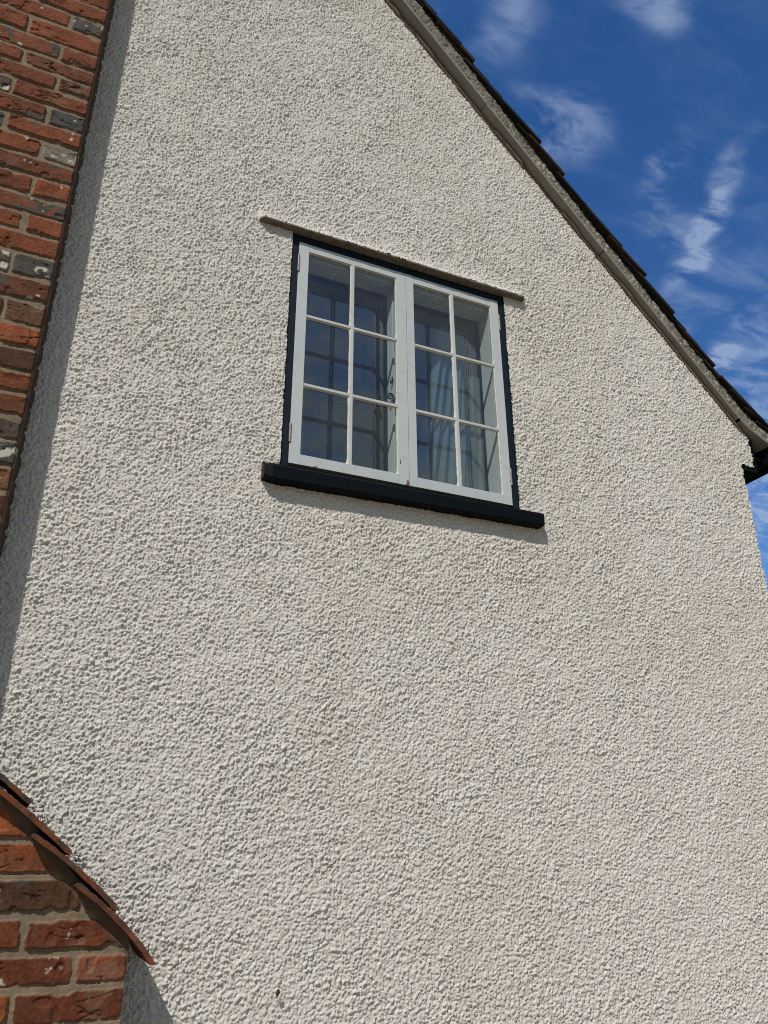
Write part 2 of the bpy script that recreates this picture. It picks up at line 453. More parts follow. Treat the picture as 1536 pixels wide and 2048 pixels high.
# smoother, rubbed band right under the ledge and sill
band = inx * ((up < 0) & (up > -.02))
Hf = Hf * (1 - .55 * band)
sb = sstep(.50, .54, X) * sstep(1.60, 1.56, X) * sstep(.99, 1.03, Z) * sstep(1.10, 1.06, Z)
Hf = Hf * (1 - .45 * sb)
H = np.full((len(zs), len(xs)), .002, np.float32)
H[iz0:iz0 + nz, ix0:] = Hf
XX, ZZ = np.meshgrid(xs, zs)
xc = (XX[:-1, :-1] + XX[1:, 1:]) / 2; zc_ = (ZZ[:-1, :-1] + ZZ[1:, 1:]) / 2
edge = 2.6575 + .0035 * vn(zc_, zc_ * 0, .012, 31) + .002 * vn(zc_, zc_ * 0, .005, 33)
ear = 2.735 + .004 * vn(zc_, zc_ * 0, .014, 35)
ear_z = 1.554 + .005 * vn(xc, xc * 0, .02, 37)
keep = zc_ < rake_z(xc) + .004
keep &= (xc < edge) | ((zc_ > ear_z) & (xc < ear))
wx0 = .601 + .0016 * vn(zc_, zc_ * 0, .012, 41); wx1 = 1.491 + .0016 * vn(zc_, zc_ * 0, .012, 43)
keep &= ~((xc > wx0) & (xc < wx1) & (zc_ > 1.10) & (zc_ < np.concatenate([np.full(ix0, 2.08), np.minimum(lcol[:-1], lcol[1:])])[None, :]))
wall = grid_mesh('gable_wall', xs, zs, H, keep, YW, M_rough, cottage)
del g1, g2, dens, nz1, X, Z, XX, ZZ, xc, zc_, H, Hf

b = MB(); vs = []; n_ = 60  # strip for the ledge underside, its shade put into the dark colour
for i in range(n_ + 1):
    x = LX0 - .002 + (LX1 - LX0 + .004) * i / n_; q = RNG.uniform(-.0009, .0009); e = .012 if i in (0, n_) else 0
    vs += [(x, 2.1165 + e + q, 2.0795 + q * .5), (x, 2.160, 2.0800 + q * .5), (x, 2.160, 2.0865), (x, 2.1165 + e + q, 2.0858)]
fs = [(i * 4 + j, i * 4 + (j + 1) % 4, (i + 1) * 4 + (j + 1) % 4, (i + 1) * 4 + j) for i in range(n_) for j in range(4)]
b.add(vs, fs + [(0, 1, 2, 3), (n_ * 4 + 3, n_ * 4 + 2, n_ * 4 + 1, n_ * 4)])
b.build('ledge_shade_strip', M_drip, cottage)

# wall core behind the render (keeps the reveal thick), other walls
b = MB()
for (x0, x1, z0, z1) in ((-4.65, .592, -1.5, 1.5), (1.50, 2.648, -1.5, 1.5), (.592, 1.50, -1.5, 1.13), (.592, 1.50, 2.095, 2.6)):
    b.box(x0, x1, 2.156, 2.36, z0, z1)
b.add([(-4.65, 2.156, 1.5), (.592, 2.156, 1.5), (.592, 2.156, 2.6), (.592, 2.156, 4.0), (AX, 2.156, 5.75), (-4.65, 2.156, 1.77)], [(0, 1, 2, 3, 4, 5)])
b.add([(1.5, 2.156, 1.5), (2.648, 2.156, 1.5), (2.648, 2.156, 1.77), (1.5, 2.156, 3.02)], [(0, 1, 2, 3)])
b.add([(.592, 2.156, 2.6), (1.5, 2.156, 2.6), (1.5, 2.156, 3.02), (.592, 2.156, 4.01)], [(0, 1, 2, 3)])
b.build('masonry_core', M_rough, cottage)
b = MB(); b.box(2.46, 2.650, 2.362, 9.0, -1.5, 1.66); b.build('side_wall', M_rough, cottage)
b = MB(); b.box(-4.65, -4.46, 2.362, 9.0, -1.5, 1.66); b.build('side_wall', M_rough, cottage)
b = MB(); b.add([(-4.65, 9.0, -1.5), (2.65, 9.0, -1.5), (2.65, 9.0, 1.77), (AX, 9.0, 5.75), (-4.65, 9.0, 1.77)], [(0, 1, 2, 3, 4)])
b.build('rear_wall', M_rough, cottage)

# --- roof profile: s runs down the slope from the ridge, n is height off the wall head
S_B = 5.43


def prof(s, n, side=1):
    n = n * (1 + float(np.interp(s, [0, 3.2, 4.25], [.40, .33, 0])))      # the verge thickens towards the ridge
    a0 = AL; a1 = math.radians(27)
    if s <= S_B:
        x, z, a = s * CA, -s * SA, a0
    else:
        x, z, a = S_B * CA, -S_B * SA, a0
        r = s - S_B; stp = 12
        for i in range(stp):
            a = a0 + (a1 - a0) * min(1, (i + .5) / stp * r / .07)
            x += math.cos(a) * r / stp; z -= math.sin(a) * r / stp
    return (AX + side * (x + n * math.sin(a)), AZ + z + n * math.cos(a))


def over(s):                          # verge overhang, a little more towards the ridge
    return float(np.interp(s, [0, 2.9, 5.25, 6], [.085, .066, .036, .032]))


# roof tiles, every course lapped over the one below
TL = .245; G = .0965
tv, tf, tcx = [], [], []
pal = [(.013, .012, .011), (.009, .009, .009), (.018, .013, .010), (.008, .008, .009), (.028, .015, .010), (.018, .017, .015)]
rr = random.Random(5)
course = 0; s_end = 5.745
for side in (1, -1):
    s_tail = s_end; course = 0
    while s_tail > .12:
        y = 2.150 - over(s_tail) - .010 + rr.uniform(-.010, .012)
        if rr.random() < .18: y -= .008
        wd = .165 if course % 2 == 0 else .0825
        sj = s_tail + rr.uniform(-.016, .016)
        while y < 9.1:
            jj = rr.uniform(-.004, .004); lift = rr.uniform(0, .006) + (rr.random() < .18) * .007
            s0, s1 = sj + jj, max(.0, sj - TL + jj)
            n1, n0 = .064, .0755 + lift
            if y < 2.2 and rr.random() < .3: n0 += .004
            th = .0135 + rr.uniform(-.001, .002)
            c = []
            for (ss_, nn) in ((s0, n0), (s1, n1)):
                for (yy, cr) in ((y, 0), (y + wd - .003, 0)):
                    px, pz = prof(ss_, nn, side); c.append((px, yy, pz))
            for (ss_, nn) in ((s0, n0 + th), (s1, n1 + th)):
                for (yy, cr) in ((y, 0), (y + wd - .003, 0)):
                    px, pz = prof(ss_, nn, side); c.append((px, yy, pz))
            bse = len(tv); tv += [(p[0], p[1], p[2] + EYE) for p in c]
            tf += [tuple(q + bse for q in f) for f in ((0, 1, 3, 2), (4, 6, 7, 5), (0, 4, 5, 1), (1, 5, 7, 3), (3, 7, 6, 2), (2, 6, 4, 0))]
            cc = rr.choice(pal); v = rr.uniform(.7, 1.3); tcx += [(cc[0] * v, cc[1] * v, cc[2] * v, 1)] * 8
            y += wd; wd = .165
        s_tail -= G * rr.uniform(.96, 1.04) if side == 1 else G; course += 1
me = bpy.data.meshes.new('roof'); me.from_pydata(tv, [], tf); me.materials.append(M_roof)
at = me.attributes.new('surface_colour', 'FLOAT_COLOR', 'POINT'); at.data.foreach_set('color', np.array(tcx, np.float32).ravel())
me.update()
roof = bpy.data.objects.new('roof', me); link(roof, cottage)
md = roof.modifiers.new('bevel', 'BEVEL'); md.width = .003; md.segments = 2; md.limit_method = 'ANGLE'

# roof deck so no light leaks through
b = MB()
for side in (1, -1):
    p = [prof(s, .05, side) for s in (0, S_B, s_end - .05)]
    for i in range(2):
        b.add([(p[i][0], 2.20, p[i][1]), (p[i + 1][0], 2.20, p[i + 1][1]), (p[i + 1][0], 9.05, p[i + 1][1]), (p[i][0], 9.05, p[i][1])], [(0, 1, 2, 3)])
b.build('roof_deck', M_black, roof)

# ridge tiles
b = MB()
for i in range(23):
    y0 = 2.07 + i * .305
    vs = []
    for yy in (y0, y0 + .302):
        for kq in range(9):
            an = math.radians(-8 + 196 * kq / 8); vs.append((AX + .12 * math.cos(an), yy, AZ + .075 + .10 * math.sin(an)))
    b.add(vs, [(k_, k_ + 1, k_ + 10, k_ + 9) for k_ in range(8)])
b.build('ridge_tiles', M_tiled, roof)

# undercloak boards below the verge, in lengths with open joints
for side in (1, -1):
    b = MB(); rr = random.Random(9)
    stops = [.02, .95, 1.9, 2.75, 3.62, 4.47, 5.428]
    segs = [(stops[i], stops[i + 1] - .004) for i in range(len(stops) - 1)] + [(5.436, 5.72)]
    for (sa_, sb_) in segs:
        k_ = 1 if sb_ <= S_B else 6
        jn = rr.uniform(-.0012, .0012)
        for i in range(k_):
            s0 = sa_ + (sb_ - sa_) * i / k_; s1 = sa_ + (sb_ - sa_) * (i + 1) / k_
            c = []
            for nn in (0.001 + jn, .0105 + jn):
                for (s_, yf) in ((s0, 0), (s1, 0), (s1, 1), (s0, 1)):
                    px, pz = prof(s_, nn, side); c.append((px, 2.22 if yf else 2.150 - over(s_), pz))
            b.hexa(c)
    b.build('undercloak_board', M_soffit, roof)
    # thin mortar bead closing the board to the wall
    b = MB(); vs = []; cnt = 0; s0 = .05; w_, dpt = .010, .015
    while s0 < 5.50:
        if rr.random() < .22: w_ = rr.uniform(.006, .0135); dpt = rr.uniform(.009, .020)
        for (nn, yy) in ((-.0035 - w_, 2.15 - dpt), (-.0035 - w_, 2.16), (-.0035, 2.16), (-.0035, 2.15 - dpt)):
            px, pz = prof(s0, nn + rr.uniform(-.0008, .0008), side); vs.append((px, yy, pz))
        cnt += 1; s0 += .025
    b.add(vs, [(i * 4 + j, i * 4 + (j + 1) % 4, (i + 1) * 4 + (j + 1) % 4, (i + 1) * 4 + j) for i in range(cnt - 1) for j in range(4)])
    b.build('bedding_bead', M_bed, roof)
    # verge mortar: rough strip between board and tiles
    sv = np.arange(0, 5.72, .004 if side == 1 else .02); nv = np.arange(.0095, .0735, .0035)
    S2, N2 = np.meshgrid(sv, nv)
    hh = .0035 * fbm(S2, N2, .03, 51, 4) + .003 * vn(S2, N2, .008, 55)
    rec = .004 * sstep(.04, .07, N2)
    pts = np.array([[prof(s_, n_, side) for s_ in sv] for n_ in nv])
    ov = np.array([over(s_) for s_ in sv])
    Y = 2.150 - ov[None, :] + .004 - hh + rec
    co = np.stack([pts[..., 0], Y, pts[..., 1] + EYE], -1).reshape(-1, 3)
    idx = np.arange(S2.size).reshape(S2.shape)
    q = np.stack([idx[:-1, :-1], idx[:-1, 1:], idx[1:, 1:], idx[1:, :-1]], -1).reshape(-1, 4)
    if side == 1: q = q[:, ::-1]
    me = bpy.data.meshes.new('verge_mortar'); me.from_pydata(co.tolist(), [], q.tolist()); me.materials.append(M_vmort)
    base = np.array([.15, .138, .112])[None, None] * (1 + .35 * fbm(S2, N2, .05, 61, 3))[..., None]
    low = sstep(3.2, 4.2, S2 + .5 * fbm(S2, N2, .4, 65, 2))
    spk = sstep(.38, .62, vn(S2, N2, .0085, 63)) * (.25 + .75 * low)
    base = base * (1 - spk[..., None]) + np.array([.36, .34, .29]) * spk[..., None]
    dk = sstep(.35, .6, vn(S2, N2, .013, 67)) * sstep(.03, .06, N2)
    base = base * (1 - dk[..., None]) + np.array([.045, .03, .018]) * dk[..., None]
    at = me.attributes.new('surface_colour', 'FLOAT_COLOR', 'POINT')
    at.data.foreach_set('color', np.concatenate([base.reshape(-1, 3), np.ones((S2.size, 1))], 1).astype(np.float32).ravel())
    me.polygons.foreach_set('use_smooth', [True] * len(me.polygons)); me.update()
    link(bpy.data.objects.new('verge_mortar', me), roof)

# eaves: boxed end, soffit, fascia and gutter at the right hand corner
b = MB(); b.box(2.662, 2.757, 2.149, 2.60, 1.5335, 1.70); b.build('eaves_box', M_sill, cottage, bevel=.002)
b = MB(); b.box(2.652, 2.83, 2.17, 9.0, 1.615, 1.63); b.build('soffit_board', M_black, cottage)
b = MB(); b.box(2.83, 2.848, 2.08, 9.0, 1.60, 1.675); b.build('fascia_board', M_sill, cottage, bevel=.002)
b = MB()
vs = []
for yy in (2.03, 9.05):
    for kq in range(11):
        an = math.pi + math.pi * kq / 10; vs.append((2.905 + .055 * math.cos(an), yy, 1.655 + .055 * math.sin(an)))
    for kq in range(11):
        an = 2 * math.pi - math.pi * kq / 10; vs.append((2.905 + .051 * math.cos(an), yy, 1.655 + .051 * math.sin(an)))
nn_ = 22
b.add(vs, [(i, (i + 1) % nn_, nn_ + (i + 1) % nn_, nn_ + i) for i in range(nn_)] + [tuple(range(11)), tuple(range(nn_, nn_ + 11))])
b.build('gutter', M_black, cottage)

# ------------------------------------------------------------------ chimney
YC = 2.052                            # plane of the brick faces
EU, EL = -.1335, .2800                # right hand edges of stack and of breast
tops_u = [2.717, 2.642, 2.568, 2.482, 2.405, 2.338, 2.268, 2.195, 2.118, 2.046, 1.970, 1.896, 1.820, 1.752, 1.680,
          1.605, 1.522, 1.442, 1.360, 1.288, 1.213, 1.145, 1.072, 1.001, .925, .850]
rows_u = [('r', 'm'), ('w', 'r'), ('r', 'r'), ('r', 'm'), ('e', 'r'), ('b', 'r'), ('r', 'w'), ('g', 'm'), ('r', 'g'), ('L', 'r'),
          ('m', 'r'), ('o', 'r'), ('m', 'o'), ('k', 'r'), ('r', 'o'), ('G', 'w'), ('e', 'r'), ('b', 'm'), ('o', 'r'), ('d', 'r'), ('r', 'o'),
          ('r', 'r'), ('w', 'r'), ('G', 'r'), ('b', 'r'), ('d', 'r')]
YL = 1.985                            # the breast stands further forward than the stack
tops_l = [.0295, -.0402, -.1159, -.1848, -.2490]
rows_l = [('o', 'o'), ('d', 'd'), ('p', 'r'), ('r', 'v'), ('s', 'o')]
st_l = ['H', 'H', 'S', 'H', 'S']
courses = []                          # (top, height, parity S/H at edge, types)
for i, t in enumerate(tops_u): courses.append((t, 'S' if i % 2 == 0 else 'H', rows_u[i]))
for i, t in enumerate(tops_l): courses.append((t, st_l[i], rows_l[i]))
t = 2.717; i = 1
while t < 6.6: t += .0749; courses.append((t, 'SH'[i % 2], None)); i += 1
n_mid = 10
for i in range(1, n_mid + 1): courses.append((.850 - (.850 - .0295) * i / (n_mid + 1), 'HS'[i % 2], None))
t = -.2490; i = 0
while t > -1.5: t -= .0701; courses.append((t, 'HS'[i % 2], None)); i += 1
courses.sort(key=lambda c: c[0])
ctop = np.array([c[0] for c in courses])

BASE = {'r': (.132, .038, .0155), 'o': (.165, .046, .017), 'b': (.100, .048, .026), 'd': (.058, .027, .014), 'g': (.052, .049, .041), 'w': (.070, .050, .036),
        'L': (.15, .13, .095), 'm': (.115, .037, .017), 'e': (.112, .039, .019), 'k': (.128, .036, .015), 'G': (.050, .048, .042), 'p': (.105, .029, .012),
        'v': (.095, .027, .012), 's': (.080, .023, .010)}
GREY = {'m': .34, 'e': .25, 'w': .35, 'b': .25, 'g': .85, 'G': .9, 'p': .22, 'd': .25, 'k': .12}
WHT = {'w': .55, 'L': .52, 'G': .34, 'v': .42, 'g': .16, 'r': .05, 'o': .06, 'm': .12, 'b': .1, 'e': .12}


def brick_field(xs, zs, e_edge, lower):
    X, Z = np.meshgrid(xs, zs)
    Zw = Z + .0013 * fbm(X, Z, .06, 71, 3) + .003 * vn(X, 0 * X, .28, 72)
    Xw = X + .0025 * fbm(X, Z, .03, 73, 3)
    ci = np.searchsorted(ctop, Zw); ci = np.clip(ci, 1, len(ctop) - 1)
    top = ctop[ci]; bot = ctop[ci - 1]
    hgt = top - bot
    H = np.zeros_like(X); C = np.zeros(X.shape + (3,))
    mort = .0138
    z0 = bot + mort
    bid = np.zeros(X.shape, int); L0 = np.zeros_like(X); L1 = np.zeros_like(X)
    typ = np.empty(X.shape, dtype='U1'); typ[:] = 'r'
    for c in range(1, len(ctop)):
        rows = (ci == c)
        if not rows.any(): continue
        r = random.Random(c * 31 + 5)
        x1 = e_edge; j = 0; par = courses[c][1]; tt = courses[c][2]
        while x1 > xs[0] - .3:
            isS = (par == 'S') == (j % 2 == 0)
            ln = (.2165 if isS else .1015) * (.967 if lower else 1) + (r.uniform(-.006, .006) if j or not lower else 0)
            if j == 0 and not isS and not lower: ln += .004
            x0 = x1 - ln
            if tt and j < 2: ty = tt[j]
            else: ty = r.choices('robdgmwek', weights=[38, 18, 5, 4, 4, 10, 4, 8, 5])[0]
            mk = rows & (Xw > x0 - .006) & (Xw <= x1 + .006)
            L0[mk] = x0; L1[mk] = x1; bid[mk] = c * 100 + j; typ[mk] = ty
            x1 = x0 - .012 + r.uniform(-.002, .002) * (0 if lower else 1); j += 1
    cx = (L0 + L1) / 2; hw = (L1 - L0) / 2
    czz = (z0 + top) / 2 + .0012 * np.sin(bid * 3.7); hh = (top - z0) / 2 - .0008 * (1 + np.sin(bid * 5.1))
    tilt = .012 * np.sin(bid * 1.9)
    rad = .006
    qx = np.abs(Xw - cx) - hw + rad; qz = np.abs(Zw - czz - tilt * (X - cx)) - hh + rad
    d = np.minimum(np.maximum(qx, qz), 0) + np.hypot(np.maximum(qx, 0), np.maximum(qz, 0)) - rad
    d = d + .0017 * fbm(X, Z, .018, 75, 3) + .0012 * vn(X, Z, .005, 77)
    chip = sstep(.35, .75, vn(X, Z, .045, 79)) * .006
    d = d + chip
    inb = sstep(.0012, -.0028, d)
    rel = .0058 + .0020 * np.sin(bid * 2.3)
    face = rel + .0011 * fbm(X, Z, .035, 81, 4) + .0007 * vn(X, Z, .004, 83)
    fis = np.abs(fbm(X * .45, Z * 1.8, .04, 85, 3)); crack = sstep(.06, .015, fis) * sstep(.05, .5, vn(X, Z, .07, 87))
    face = face - .0028 * crack
    face = face - .0035 * sstep(.45, .7, vn(X, Z, .028, 89))
    mh = .0008 * fbm(X, Z, .012, 91, 3) + .0016 * vn(X, Z, .05, 93) + .0035 * sstep(.010, .0, np.abs(d)) * 0
    below = sstep(0, -.004, Zw - (czz - hh))
    grv = below * sstep(.0002, .0014, d) * sstep(.0046, .0030, d) * sstep(-.5, .1, vn(X, Z, .05, 95))
    mh = mh - .0055 * grv
    H = mh * (1 - inb) + face * inb
    # colours
    base = np.zeros(X.shape + (3,)); gk = np.zeros_like(X); wk = np.zeros_like(X)
    for t_ in set(typ.ravel().tolist()):
        mk = typ == t_; base[mk] = BASE[t_]; gk[mk] = GREY.get(t_, .06); wk[mk] = WHT.get(t_, .04)
    var = 1 + .14 * np.sin(bid * 7.3) + .50 * fbm(X, Z, .06, 101, 5, .65) + .25 * vn(X, Z, .006, 103)
    base = base * var[..., None]
    gn = fbm(X, Z, .075, 105, 4) * .5 + .5
    soot = sstep(.15, .75, fbm(X * .6, Z * 1.4, .09, 104, 4)) * .55
    base = base * (1 - soot[..., None]) + np.array([.040, .030, .020]) * soot[..., None]
    pale = sstep(.25, .8, fbm(X, Z, .11, 106, 5, .6)) * .30
    base = base * (1 - pale[..., None]) + np.array([.21, .18, .14]) * pale[..., None]
    gm = sstep(1 - gk - .08, 1 - gk + .05, gn * 1.25 - .1)
    base = base * (1 - gm[..., None]) + (np.array([.052, .050, .043]) * (1 + .35 * fbm(X, Z, .02, 107, 3))[..., None]) * gm[..., None]
    wn_ = fbm(X, Z, .034, 109, 4) * .5 + .5
    wm = sstep(1 - wk * .62 - .03, 1 - wk * .62 + .03, wn_ * 1.18)
    base = base * (1 - wm[..., None]) + np.array([.36, .34, .28]) * wm[..., None]
    base = base * (1 - .55 * crack[..., None])
    mo = np.array([.165, .122, .080]) * (1 + .22 * fbm(X, Z, .03, 111, 4) + .12 * vn(X, Z, .005, 113))[..., None]
    gm2 = sstep(.15, .6, fbm(X, Z, .2, 115, 3))[..., None]
    mo = mo * (1 - .5 * gm2) + np.array([.16, .145, .115]) * .5 * gm2
    C = mo * (1 - inb[..., None]) + base * inb[..., None]
    return X, Z, H, np.clip(C, .004, 1), d


def shoulder(x): return .113 - .996 * x

b = MB()
b.box(-1.865, EU - .004, YC + .012, 2.160, -.3, 6.4)
b.box(-2.29, EL - .004, YL + .012, 2.160, -1.5, -.205)
b.add([(EL - .004, YL + .012, -.205), (EL - .004, 2.16, -.205), (EU - .004, 2.16, .220), (EU - .004, YL + .012, .220)], [(0, 1, 2, 3)])
b.add([(EL - .004, YL + .0145, -.205), (EU - .004, YL + .0145, .220), (EU - .004, YL + .0145, -.205)], [(0, 1, 2)])
b.box(-2.29, EU - .004, YL + .0145, YC + .012, -.205, .22)
chimney = b.build('chimney', M_bed, cottage)
# stack face
xs = np.concatenate([np.arange(-1.865, -.90, .02), np.arange(-.90, -.52, .006), np.arange(-.52, EU + .0035, .002)])
zs = np.concatenate([np.arange(.12, .80, .006), np.arange(.80, 2.95, .002), np.arange(2.96, 6.4, .012)])
X, Z, H, C, d = brick_field(xs, zs, EU, False)
xm = (X[:-1, :-1] + X[1:, 1:]) / 2; zm = (Z[:-1, :-1] + Z[1:, 1:]) / 2
# the arris: mortar at the corner is set back, brick ends are rounded
rim = sstep(EU - .006, EU + .002, X); H = H - rim * .004
stack = grid_mesh('brick_stack', xs, zs, H, xm < EU + .0035, YC + .0085, M_brick, chimney, C)
# breast face under the tiled shoulder
xs = np.concatenate([np.arange(-2.29, -.55, .02), np.arange(-.55, -.16, .006), np.arange(-.16, EL + .0035, .002)])
zs = np.concatenate([np.arange(-1.5, -.62, .006), np.arange(-.62, .26, .002)])
X, Z, H, C, d = brick_field(xs, zs, EL, True)
line = shoulder(X)
fil = sstep(line - .036, line - .016, Z + .006 * fbm(X, Z, .04, 121, 3))      # mortar fillet under the tiles
H = H * (1 - fil) + (.005 + .0015 * fbm(X, Z, .03, 123, 3)) * fil
mo = np.array([.090, .062, .040]) * (1 + .25 * fbm(X, Z, .03, 125, 4))[..., None]
C = C * (1 - fil[..., None]) + mo * fil[..., None]
xm = (X[:-1, :-1] + X[1:, 1:]) / 2; zm = (Z[:-1, :-1] + Z[1:, 1:]) / 2
grid_mesh('brick_breast', xs, zs, H, (zm < shoulder(xm) + .006) & (xm < EL + .0035), YL + .0085, M_brick, chimney, C)
# weathered return of the stack: brick ends and a mortar fillet against the wall
ys = np.arange(YC - .001, 2.150, .004); zs = np.arange(.12, 3.3, .004)
Yg, Zg = np.meshgrid(ys, zs)
cidx = np.clip(np.searchsorted(ctop, Zg + .003 * vn(Yg, Zg, .05, 131)), 1, len(ctop) - 1)
mj = sstep(.013, .018, Zg - ctop[cidx - 1])
Hx = (.0045 + .0012 * fbm(Yg, Zg, .03, 133, 3)) * mj * sstep(YC, YC + .006, Yg) + .010 * sstep(2.118, 2.150, Yg) * (1 + .3 * fbm(Yg, Zg, .06, 135, 3)) + .001 * fbm(Yg, Zg, .02, 136, 3)
base = np.array([.085, .040, .026]) * (1 + .35 * np.sin(cidx * 2.7) + .3 * fbm(Yg, Zg, .04, 137, 3))[..., None]
mo = np.array([.075, .055, .040]) * (1 + .2 * fbm(Yg, Zg, .03, 139, 3))[..., None]
fil = sstep(2.105, 2.12, Yg)[..., None]
Cc = (base * mj[..., None] + mo * (1 - mj[..., None])) * (1 - fil) + mo * fil
co = np.stack([EU - .0045 + Hx, Yg, Zg + EYE], -1).reshape(-1, 3)
idx = np.arange(Yg.size).reshape(Yg.shape)
q = np.stack([idx[:-1, :-1], idx[:-1, 1:], idx[1:, 1:], idx[1:, :-1]], -1).reshape(-1, 4)
me = bpy.data.meshes.new('stack_return'); me.from_pydata(co.tolist(), [], q.tolist()); me.materials.append(M_brick)
at = me.attributes.new('surface_colour', 'FLOAT_COLOR', 'POINT')
at.data.foreach_set('color', np.concatenate([np.clip(Cc, .004, 1).reshape(-1, 3), np.ones((Yg.size, 1))], 1).astype(np.float32).ravel())
me.polygons.foreach_set('use_smooth', [True] * len(me.polygons)); me.update()
link(bpy.data.objects.new('stack_return', me), chimney)


# tiles weathering the shoulder of the breast
def coping(p_up, p_lo, y0, y1, mt, th=.0125, seed=0, sag=.004):
    r = random.Random(seed); nS, nY = 26, 12
    du = Vector((p_lo[0] - p_up[0], 0, p_lo[1] - p_up[1])); ln = du.length; du.normalize(); nr = Vector((-du.z, 0, du.x))
    if nr.z < 0: nr = -nr
    vs = []; fs = []
    def pt(i, j, top):
        u = i / nS; v = j / nY
        cam_ = sag * (1 - (2 * u - 1) ** 2) * 1.0
        ex = .0016 * vn(np.array([u * ln * 1.0]), np.array([v * .1 + seed]), .02, seed)[0]
        ez = .0013 * vn(np.array([u * ln * 1.0]), np.array([seed * 1.3 + top]), .012, seed + 3)[0]
        rnd = 0
        if i in (0, nS): rnd = .002
        if j in (0, nY): rnd += .0012
        p = Vector((p_up[0], 0, p_up[1])) + du * (u * ln + (ex if i in (0, nS) else 0)) + nr * (cam_ + ez + (th - rnd if top else rnd))
        yj = y0 + (y1 - y0) * v + (ex if j == 0 else 0)
        return (p.x, yj, p.z)
    for top in (0, 1):
        for i in range(nS + 1):
            for j in range(nY + 1): vs.append(pt(i, j, top))
    W = nY + 1; K = (nS + 1) * W
    for i in range(nS):
        for j in range(nY):
            a_ = i * W + j
            fs.append((a_, a_ + 1, a_ + W + 1, a_ + W)); fs.append((K + a_, K + a_ + W, K + a_ + W + 1, K + a_ + 1))
    for i in range(nS):
        a_ = i * W; fs.append((a_, a_ + W, K + a_ + W, K + a_)); a_ += nY; fs.append((a_ + W, a_, K + a_, K + a_ + W))
    for j in range(nY):
        a_ = j; fs.append((a_ + 1, a_, K + a_, K + a_ + 1)); a_ = nS * W + j; fs.append((a_, a_ + 1, K + a_ + 1, K + a_))
    bb = MB(); bb.add(vs, fs)
    return bb.build('coping_tile', mt, chimney, smooth=False)


coping((.150, -.0546), (.328, -.2121), 1.948, 2.132, M_tile, seed=1, sag=.010)
coping((.0478, .0425), (.2388, -.1049), 1.944, 2.130, M_tile, seed=2, sag=.007)
coping((-.066, .1527), (.1305, .0048), 1.946, 2.128, M_tile, seed=3)
coping((-.155, .2416), (.0329, .1053), 1.954, 2.130, M_tiled, seed=4)

# ------------------------------------------------------------------ window
FX0, FX1, FZ0, FZ1 = .600, 1.492, 1.141, 2.086
b = MB()
b.box(.585, .6285, 2.151, 2.25, 1.135, 2.10); b.box(1.4640, 1.507, 2.151, 2.25, 1.135, 2.10)
b.box(.6285, 1.4640, 2.151, 2.25, 2.0485, 2.10)
window = b.build('window_frame', M_frame, cottage, bevel=.0015)
b = MB()
# sill: sloping top, squared front; ends run past the frame
c = [(.543, 2.104, 1.064), (1.562, 2.104, 1.072), (1.562, 2.20, 1.072), (.543, 2.20, 1.064),
     (.543, 2.104, 1.1075), (1.562, 2.104, 1.1155), (1.562, 2.20, 1.146), (.543, 2.20, 1.146)]
NS = 40; vs = []; fs = []
rr = random.Random(3)
for i in range(NS + 1):
    u = i / NS; x = .543 + (1.562 - .543) * u
    zb = 1.060 + .010 * u + rr.uniform(-.0012, .0012); zt = 1.1085 + .0075 * u + rr.uniform(-.0006, .0006); yf = 2.104 + rr.uniform(-.0008, .0008)
    if i == 0: zb += .007; zt -= .004; yf += .006
    if i == 1: zb += .001
    prof_ = [(yf + .003, zb), (yf, zb + .004), (yf, zt - .004), (yf + .003, zt), (2.165, 1.1455), (2.165, zb)]
    vs += [(x, y_, z_) for (y_, z_) in prof_]
for i in range(NS):
    for j in range(6):
        fs.append((i * 6 + j, i * 6 + (j + 1) % 6, (i + 1) * 6 + (j + 1) % 6, (i + 1) * 6 + j))
b.add(vs, fs); b.add(vs[:6], [(0, 1, 2, 3, 4, 5)], 1); b.add(vs[-6:], [(5, 4, 3, 2, 1, 0)], 0)
b.build('window_sill', [M_sill, M_rot], window)

Y0 = 2.148                            # face of the casements
YG = 2.1570                           # glass


def putty_pane(b, x0, x1, z0, z1, seed, wd=.0024):
    """four putty fillets sloping from the face of the wood in to the glass"""
    r = random.Random(seed); n = 22
    def ring(k, u):
        return None
    cor = [(x0, z0), (x1, z0), (x1, z1), (x0, z1)]
    for e in range(4):
        (ax_, az_), (bx_, bz_) = cor[e], cor[(e + 1) % 4]
        dx_, dz_ = bx_ - ax_, bz_ - az_; ln = math.hypot(dx_, dz_); dx_ /= ln; dz_ /= ln
        nx_, nz_ = -dz_, dx_           # inward
        O = []; I = []; w0 = wd * r.uniform(.8, 1.15)
        for i in range(n + 1):
            t = i / n * ln
            w_ = w0 * (1 + .22 * r.uniform(-1, 1)) + (.0030 if i in (0, n) else .0012 if i in (1, n - 1) else 0)
            ti = min(max(t, w0), ln - w0)
            O.append((ax_ + dx_ * t - nx_ * .0014, Y0 + .0006, az_ + dz_ * t - nz_ * .0014))
            I.append((ax_ + dx_ * ti + nx_ * w_, YG - .0004, az_ + dz_ * ti + nz_ * w_))
        b.add(O + I, [(i, i + 1, n + 2 + i, n + 1 + i) for i in range(n)], 1)


